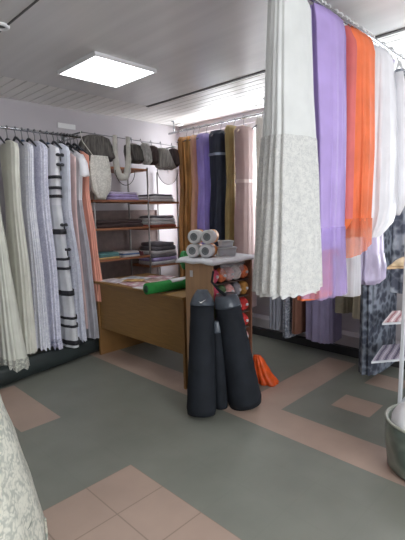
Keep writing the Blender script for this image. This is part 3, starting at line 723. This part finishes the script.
# ------------------------------------------------------------------ dresses on the right wall rail (rail runs along y)
GR = 'dresses in front of the windows'
def rdress(label, y, parts, base=.2, name='hanging_dress'): return dress(name, label, parts, RX, y, PI / 2, GR, base)
def rhanger(y, what, m=M_wire, half=.17): hanger('clothes_hanger', RX, y + shift(y), RZ, 0, 'thin hanger on the window rail carrying ' + what, m, 'hangers on the window rail', .12, half)
M_gold = mat('gold_satin', (198, 146, 86), .28, .25, 7, metal=.45, stretch=(3, 3, .4)); M_gold2 = mat('pale_gold_satin', (222, 178, 146), .35, .1, 5, stretch=(3, 3, .5), transl=.1)  # stretched tone streaks paint the gold's sheen and lighter folds into its colour
M_bronze = mat('bronze_satin', (170, 122, 72), .35, .2, 7, metal=.35, stretch=(3, 3, .5))
M_lavs = mat('lavender_satin', (168, 154, 208), .45, .06, 5, transl=.2); M_navyd = mat('navy_crepe', (34, 42, 60), .6, .08, 8)
M_olive = mat('olive_gold_satin', (158, 138, 90), .5, .1, 6); M_mauve = mat('mauve_crepe', (184, 162, 160), .65, .05, 5, transl=.2)
M_offwhite = mat('off_white_tulle', (218, 214, 208), .7, .04, 6, transl=.35)
def col(y0, y1): return (y0 + y1) / 2, abs(y1 - y0) / 2
def shift(y): return min(.085, .02 + (3.97 - y) * .13)
def strip(label, y0, y1, m, z0, z1, seed, n=7, amp=.08, extra=None, d=.15):
    y, a = col(y0, y1); y += shift(y)
    parts = [('bodice', [(z0, a * .78, d * .8), (z0 - .025, a * .88, d * .97), (z0 - .45, a * .9, d * .85), (z0 - .6, a * .85, d * .8)], m, dict(n=n, amp=amp, seed=seed)),
             ('skirt', [(z0 - .6, a * .85, d * .8), (z0 - 1.0, a * .95, d), (z1, a, d * 1.05)], m, dict(n=n + 2, amp=amp * 1.2, seed=seed + 1))]
    return rdress(label, y, parts + (extra or []), z1)
strip('bronze gold satin dress nearest the room corner on the window rail', 3.88, 4.00, M_bronze, 2.385, .5, 61); rhanger(3.94, 'the bronze dress by the corner')
strip('shiny gold satin dress between the bronze and pale gold dresses', 3.74, 3.87, M_gold, 2.38, .5, 63, amp=.2); rhanger(3.80, 'the shiny gold dress')
strip('narrow pale gold satin dress left of the lavender dress', 3.65, 3.73, M_gold2, 2.38, .5, 65); rhanger(3.69, 'the pale gold dress')
strip('lavender satin dress between pale gold and navy on the window rail', 3.45, 3.63, M_lavs, 2.38, .4, 67); rhanger(3.54, 'the lavender satin dress')
strip('navy blue dress with a silver neckline on the window rail', 3.17, 3.43, M_navyd, 2.38, .4, 69, amp=.05,
      extra=[('neckline_trim', [(2.13, .124, .148), (2.10, .124, .148)], mat('silver_trim', (150, 160, 180), .3, metal=.6), dict(n=7, amp=.05, seed=69, rows=2, cap=(False, False)))]); rhanger(3.30, 'the navy dress')
strip('olive gold dress squeezed between the navy and dusty pink dresses', 3.05, 3.15, M_olive, 2.41, .4, 71); rhanger(3.10, 'the olive gold dress')
strip('dusty pink crepe dress with a pale waistband on the window rail', 2.86, 3.03, M_mauve, 2.375, .35, 73, n=6, amp=.06,
      extra=[('waistband', [(1.81, .077, .13), (1.77, .078, .13)], mat('pale_waistband', (212, 196, 192), .5), dict(n=6, amp=.04, seed=73, rows=2, cap=(False, False)))])
hanger('clothes_hanger', RX - .02, 3.03, RZ, 0.25, 'pale wooden hanger with a black hook carrying the dusty pink dress', mat('pale_hanger_wood', (216, 196, 178), .4), 'hangers on the window rail', .13, .17)
strip('off white tulle dress between the dusty pink dress and the large lace gown', 2.66, 2.76, M_offwhite, 2.43, .6, 75, n=8, amp=.1, d=.10); rhanger(2.71, 'the off white tulle dress')
strip('sheer blue grey gown whose hem shows under the large lace gown', 2.38, 2.55, mat('blue_grey_sheer', (150, 152, 162), .7, .05, 6, transl=.3, alpha=.8), 2.3, .2, 77); rhanger(2.46, 'the sheer blue grey gown')
strip('silver lace gown whose scalloped hem shows beside the brown dress', 2.26, 2.36, lace('silver_lace', (176, 180, 190), (120, 124, 136), 50, 1, .2), 2.3, .14, 79); rhanger(2.31, 'the silver lace gown')
strip('brown dress whose hem shows below the large lace gown', 2.15, 2.24, mat('brown_crepe', (112, 74, 58), .7), 2.3, .2, 81); rhanger(2.19, 'the brown dress')
strip('sheer lavender gown behind the brown dress under the front gowns', 1.80, 2.12, mat('sheer_lavender', (164, 156, 188), .7, .05, 6, transl=.3, alpha=.85), 2.3, .17, 83, n=11); rhanger(1.96, 'the sheer lavender gown')
strip('olive beige dress whose hem shows below the orange gown', 1.62, 1.78, mat('olive_beige', (160, 154, 134), .7, .1, 8, transl=.2), 2.3, .5, 85); rhanger(1.70, 'the olive beige dress')
strip('cream dress whose hem shows below the lavender satin gown', 1.44, 1.60, mat('cream_crepe', (206, 198, 176), .7, .06, 8, transl=.2), 2.3, .47, 87); rhanger(1.52, 'the cream dress')

strip('grey white floral dress at the right end of the window rail behind the display rack', 1.02, 1.33, lace('pale_floral', (92, 98, 112), (176, 182, 190), 16, 1, .1, .5), 2.3, .75, 89); rhanger(1.18, 'the grey white floral dress')

# ------------------------------------------------------------------ front gowns on the high rail (rail runs along x)
GF = 'gowns on the high front rail'
def fdress(label, x, parts, base, y=FY): return dress('hanging_gown', label, parts, x, y, 0, GF, base)
def fhanger(x, what, half=.11): hanger('clothes_hanger', x, FY, FZ, PI / 2, 'pale plastic hanger on the high front rail ' + what, M_white, 'hangers on the high front rail', .04, .03)
M_tulle = mat('white_gown_tulle', (232, 234, 232), .75, .03, 6, transl=.35, alpha=.93)
M_gownlace = lace('gown_lace', (232, 232, 228), (202, 203, 202), 150, .93, .35, .5)
fdress('large white tulle gown with silver lace skirt, first on the high front rail', 1.81,
       [('bodice', [(2.48, .11, .03), (2.40, .125, .07), (2.1, .135, .08)], M_tulle, dict(n=9, amp=.08, seed=91)),
        ('skirt', [(2.1, .135, .08), (1.7, .15, .10), (1.04, .175, .115)], M_tulle, dict(n=15, amp=.14, seed=92, ruffle=.006)),
        ('lace_overlay', [(1.80, .152, .10, -.003), (1.6, .165, .112, -.01), (1.06, .19, .128, -.01)], M_gownlace, dict(ruffle=.006, cap=(False, False)))], 1.04)
fhanger(1.81, 'carrying the large white tulle gown')
M_lavg = mat('lavender_chiffon', (188, 166, 222), .6, .05, 5, transl=.3); M_lavsheer = mat('lavender_sheer', (192, 172, 224), .6, .04, 5, transl=.3, alpha=.5)
fdress('lavender chiffon gown with a sheer lower layer, next to the white gown', 2.165,
       [('gown_body', [(2.475, .155, .03), (2.40, .15, .06), (1.8, .13, .085), (1.24, .125, .09)], M_lavg, dict(n=11, amp=.22, seed=93)),
        ('sheer_layer', [(1.36, .128, .093), (.975, .145, .105)], M_lavsheer, dict(cap=(False, False)))], .95)
fhanger(2.165, 'carrying the lavender chiffon gown')
M_orange = mat('orange_chiffon', (240, 128, 80), .6, .07, 5, transl=.3); M_orsheer = mat('orange_sheer', (234, 140, 100), .6, .05, 5, transl=.3, alpha=.65)
fdress('coral red gown behind the lavender sheer layer with an orange hem', 2.36,
       [('gown_body', [(2.46, .025, .03), (2.36, .036, .075), (1.4, .036, .075)], mat('coral_chiffon', (222, 116, 112), .6, .06, 5, transl=.3), dict(n=8, amp=.08, seed=95)),
        ('orange_hem', [(1.4, .036, .075), (1.2, .10, .06, .03, .15), (.90, .17, .06, .06, .18)], M_orange, dict(cap=(False, False)))], .90, FY)
fhanger(2.36, 'carrying the coral red gown')
fdress('bright orange chiffon gown with a slanting sheer hem', 2.565,
       [('gown_body', [(2.475, .15, .03), (2.40, .145, .06), (1.8, .12, .085), (1.34, .10, .09, -.02)], M_orange, dict(n=8, amp=.14, seed=97)),
        ('sheer_hem', [(1.40, .107, .094, -.015), (1.22, .10, .10, -.03)], M_orsheer, dict(cap=(False, False), slant=.06))], 1.22)
fhanger(2.565, 'carrying the bright orange gown')
fdress('long white sheer gown hanging low behind the orange gown', 2.72,
       [('gown_body', [(2.45, .03, .03), (2.3, .035, .06, .02, .08), (1.2, .06, .07, .08, .14), (.86, .08, .08, .08, .14)], mat('white_sheer', (224, 224, 228), .7, .04, 6, transl=.4, alpha=.85), dict(n=8, amp=.1, seed=99))], .86, FY)
fhanger(2.72, 'carrying the long white sheer gown')
o = fdress('white blouse like gown with a full rounded sleeve hem', 2.89,
       [('gown_body', [(2.465, .09, .03, -.02), (2.40, .12, .06), (2.1, .16, .085, .02), (1.7, .20, .10, .04), (1.45, .205, .10, .04), (1.36, .18, .09, .0), (1.27, .08, .06, -.10)], M_whitesatin, dict(n=6, amp=.10, seed=101))], 1.27)
B().tube([(2.99, FY - .07, 2.34), (3.03, FY - .085, 2.1), (3.06, FY - .09, 1.8), (3.06, FY - .09, 1.55), (3.02, FY - .07, 1.42)], [.03, .05, .055, .065, .04], 18).build('sleeve', M_whitesatin, o, True)
fhanger(2.89, 'carrying the white blouse like gown')
M_pls = mat('pale_lavender_satin', (206, 196, 224), .3, .08, 6, transl=.15)
fdress('shiny lavender satin gown with a gathered puffed hem', 3.03,
       [('gown_body', [(2.44, .02, .03), (2.36, .03, .05, .0, .03), (1.6, .04, .06, .08, .14), (1.35, .11, .07, .13, .16), (1.1, .13, .08, .13, .16)], M_pls, dict(n=7, amp=.22, seed=103)),
        ('puffed_hem', [(1.12, .13, .085, .13, .16), (1.02, .145, .10, .13, .16), (.93, .145, .10, .13, .16), (.89, .09, .07, .13, .16)], M_pls, dict(cap=(False, True)))], .89, FY)
fhanger(3.03, 'carrying the lavender satin gown')
fdress('long dark floral dress on grey cloth reaching almost to the floor', 3.60,
       [('dress_body', [(2.42, .03, .03), (2.34, .30, .06), (1.5, .33, .07), (.08, .30, .09)], lace('dark_floral', (62, 68, 82), (132, 140, 152), 18, 1, .1, .5), dict(n=8, amp=.08, seed=105))], .08, FY + .24)
fhanger(3.60, 'carrying the dark floral dress')
o = fdress('silver grey sequined top on a clear hanger at the end of the rail', 3.20,
       [('dress_body', [(2.42, .015, .03), (2.36, .03, .10), (2.1, .045, .11), (1.95, .045, .10)], mat('silver_sequins', (180, 186, 196), .25, .3, 70, metal=.5, bump=.5, bscale=90), dict(n=7, amp=.06, seed=107))], 1.95)
fhanger(3.20, 'carrying the silver sequined top')
for k, x in enumerate((2.04, 2.08, 2.12, 2.25, 2.30, 2.40, 2.44, 2.49, 2.59, 2.64, 2.68)):
    hanger('clothes_hanger', x, FY, FZ, PI / 2 + .3 * math.sin(k * 2), 'empty pale plastic hanger between the gowns on the high front rail', M_white, 'empty hangers on the high front rail', .035, .03)

# ------------------------------------------------------------------ display rack at the right edge
o = thing('display_rack', 'white metal display rack with angled shelves at the right edge', 'display rack', (3.0, .9, 0))
M_rackw = mat('white_rack_metal', (206, 210, 214), .4, .02)
px, py = 2.875, .965
B().lim((px - .012, py - .012, 0), (px + .012, py + .012, 1.75)).build('pole', M_rackw, o, bevel=.004)
B().lim((px + .7 - .017, py - .6 - .017, 0), (px + .7 + .017, py - .6 + .017, 1.75)).build('pole', M_rackw, o, bevel=.004)
B().tube([(px, py, .06), (px + .7, py - .6, .06)], .014, 10).build('crossbar', M_rackw, o, True)
B().tube([(px, py, .12), (px + .16, py - .10, .30), (px + .35, py - .3, .55)], .012, 10).build('brace', M_rackw, o, True)
def trig(T, z, d1, d2, l1, l2, th):
    T = Vector((T[0], T[1], z)); a = Vector((math.cos(d1), math.sin(d1), 0)); b = Vector((math.cos(d2), math.sin(d2), 0))
    ps = [T, T + a * l1, T + a * l1 + b * l2, T + b * l2]
    bm = B(); bm.add(ps + [p - Vector((0, 0, th)) for p in ps], [(0, 1, 2, 3), (7, 6, 5, 4), (0, 4, 5, 1), (1, 5, 6, 2), (2, 6, 7, 3), (3, 7, 4, 0)])
    return bm
d1, d2 = -.62, .20
for T, z in (((2.85, 1.16), .39), ((3.03, 1.165), .63), ((2.83, 1.07), 1.07)):
    trig(T, z, d1, d2, .75, .42, .014).build('shelf', M_rackw if z < 1 else mat('tan_shelf_board', (204, 172, 134), .6, .05), o)
for T, z, nm, cols, lab in (((2.86, 1.155), .392, 'violet_grey_weave', [(196, 190, 204), (90, 88, 108), (206, 202, 210), (110, 104, 128)], 'violet grey striped cloth lying on the lowest rack shelf'),
                            ((3.04, 1.16), .632, 'red_white_weave', [(214, 200, 200), (128, 72, 80), (216, 204, 206), (150, 100, 104)], 'red and white striped cloth lying on the middle rack shelf')):
    bm = trig(T, z + .006, d1, d2, .72, .40, .005)
    tag(bm.build('striped_cloth', stripes(nm, cols, 'X', 6.5, turn=PI / 2 - d2), None, loc=(T[0], T[1], z)), lab, 'cloth')
tag(B().grid(lambda u, v: Vector((2.84, 1.066, 1.074)) + Vector((math.cos(d1), math.sin(d1), 0)) * (.4 * u) + Vector((math.cos(d2), math.sin(d2), 0)) * (.36 * v) + Vector((0, 0, .055 * math.sin(PI * min(1, u * 1.1)) ** .6 * math.sin(PI * v) ** .5)), 16, 14).build('folded_cloth', mat('beige_cloth', (214, 190, 152), .7, .04), None, True, solid=.004), 'beige folded cloth on the top rack shelf', 'cloth')

# ------------------------------------------------------------------ bucket at the lower right
bx, by = 2.40, .655
o = thing('bucket', 'grey green wrapped bucket on the floor at the right edge', 'bucket', (bx, by, 0))
def bring(r, z, am): return [Vector((bx + r * math.cos(2 * PI * k / 72) * (1 + am * math.sin(9 * 2 * PI * k / 72 + z * 14)), by + r * math.sin(2 * PI * k / 72) * (1 + am * math.sin(9 * 2 * PI * k / 72 + z * 14)), z)) for k in range(72)]
B().loft([bring(.17, .002, .0), bring(.195, .03, .01), bring(.205, .14, .02), bring(.212, .24, .012), bring(.21, .295, .004), bring(.197, .295, .004), bring(.195, .2, .0), bring(.17, .04, 0)], (True, True)).build('body', lace('green_grey_wrap', (96, 106, 98), (150, 158, 146), 9, 1, 0, .6, .3), o, True)
B().tube([(bx + .21 * math.cos(2 * PI * k / 48), by + .21 * math.sin(2 * PI * k / 48), .297) for k in range(49)], .008, 8).build('rim', mat('pale_rim', (168, 172, 160), .4), o, True)
tag(B().blob((bx - .035, by + .035, .285), (.14, .14, .12), .05, 28, 3).build('wrapped_bundle', mat('white_bundle_cloth', (226, 228, 230), .7, .03), None, True), 'white cloth bundle sitting inside the grey green bucket', 'bundle')

# ------------------------------------------------------------------ lace dress on a form at the lower left
fx, fy = .228, 1.91
o = thing('dress_form', 'dress form under the near white lace dress at the left edge', 'dress form', (fx, fy, 0))
B().lathe((fx, fy, 0), [(.16, 0), (.16, .015), (.02, .03), (.016, .9)], 28).build('stand', M_hang, o, True)
B().lathe((fx, fy, 0), [(.05, .84), (.145, .88), (.12, 1.02), (.135, 1.18), (.15, 1.3), (.10, 1.4), (.045, 1.45), (.04, 1.5)], 28).build('torso', wht, o, True)
M_bridal = lace('bridal_lace', (228, 228, 216), (186, 190, 180), 52, 1.0, .25, .5)
o = thing('lace_dress', 'white flower lace dress close to the camera at the lower left edge', 'dress', (fx, fy, .1))
cloth(B(), fx, fy, 0, [(1.34, .16, .16), (1.2, .15, .15), (1.04, .14, .14)], n=8, amp=.02, seed=111, cap=(False, False)).build('bodice', M_bridal, o, True, solid=.004)
cloth(B(), fx, fy, 0, [(1.04, .14, .14), (.9, .30, .30), (.71, .385, .385), (.5, .43, .43), (.28, .455, .455), (.08, .465, .465)], n=14, amp=.035, seed=112, rows=34, seg=120, ruffle=.012, cap=(False, False)).build('skirt', M_bridal, o, True, solid=.004)
cloth(B(), fx, fy, 0, [(.24, .464, .464), (.06, .475, .475)], n=14, amp=.035, seed=112, rows=6, seg=120, ruffle=.02, cap=(False, False)).build('scalloped_hem', lace('bridal_hem_lace', (228, 226, 208), (160, 170, 160), 44, .97, .25, .42), o, True)
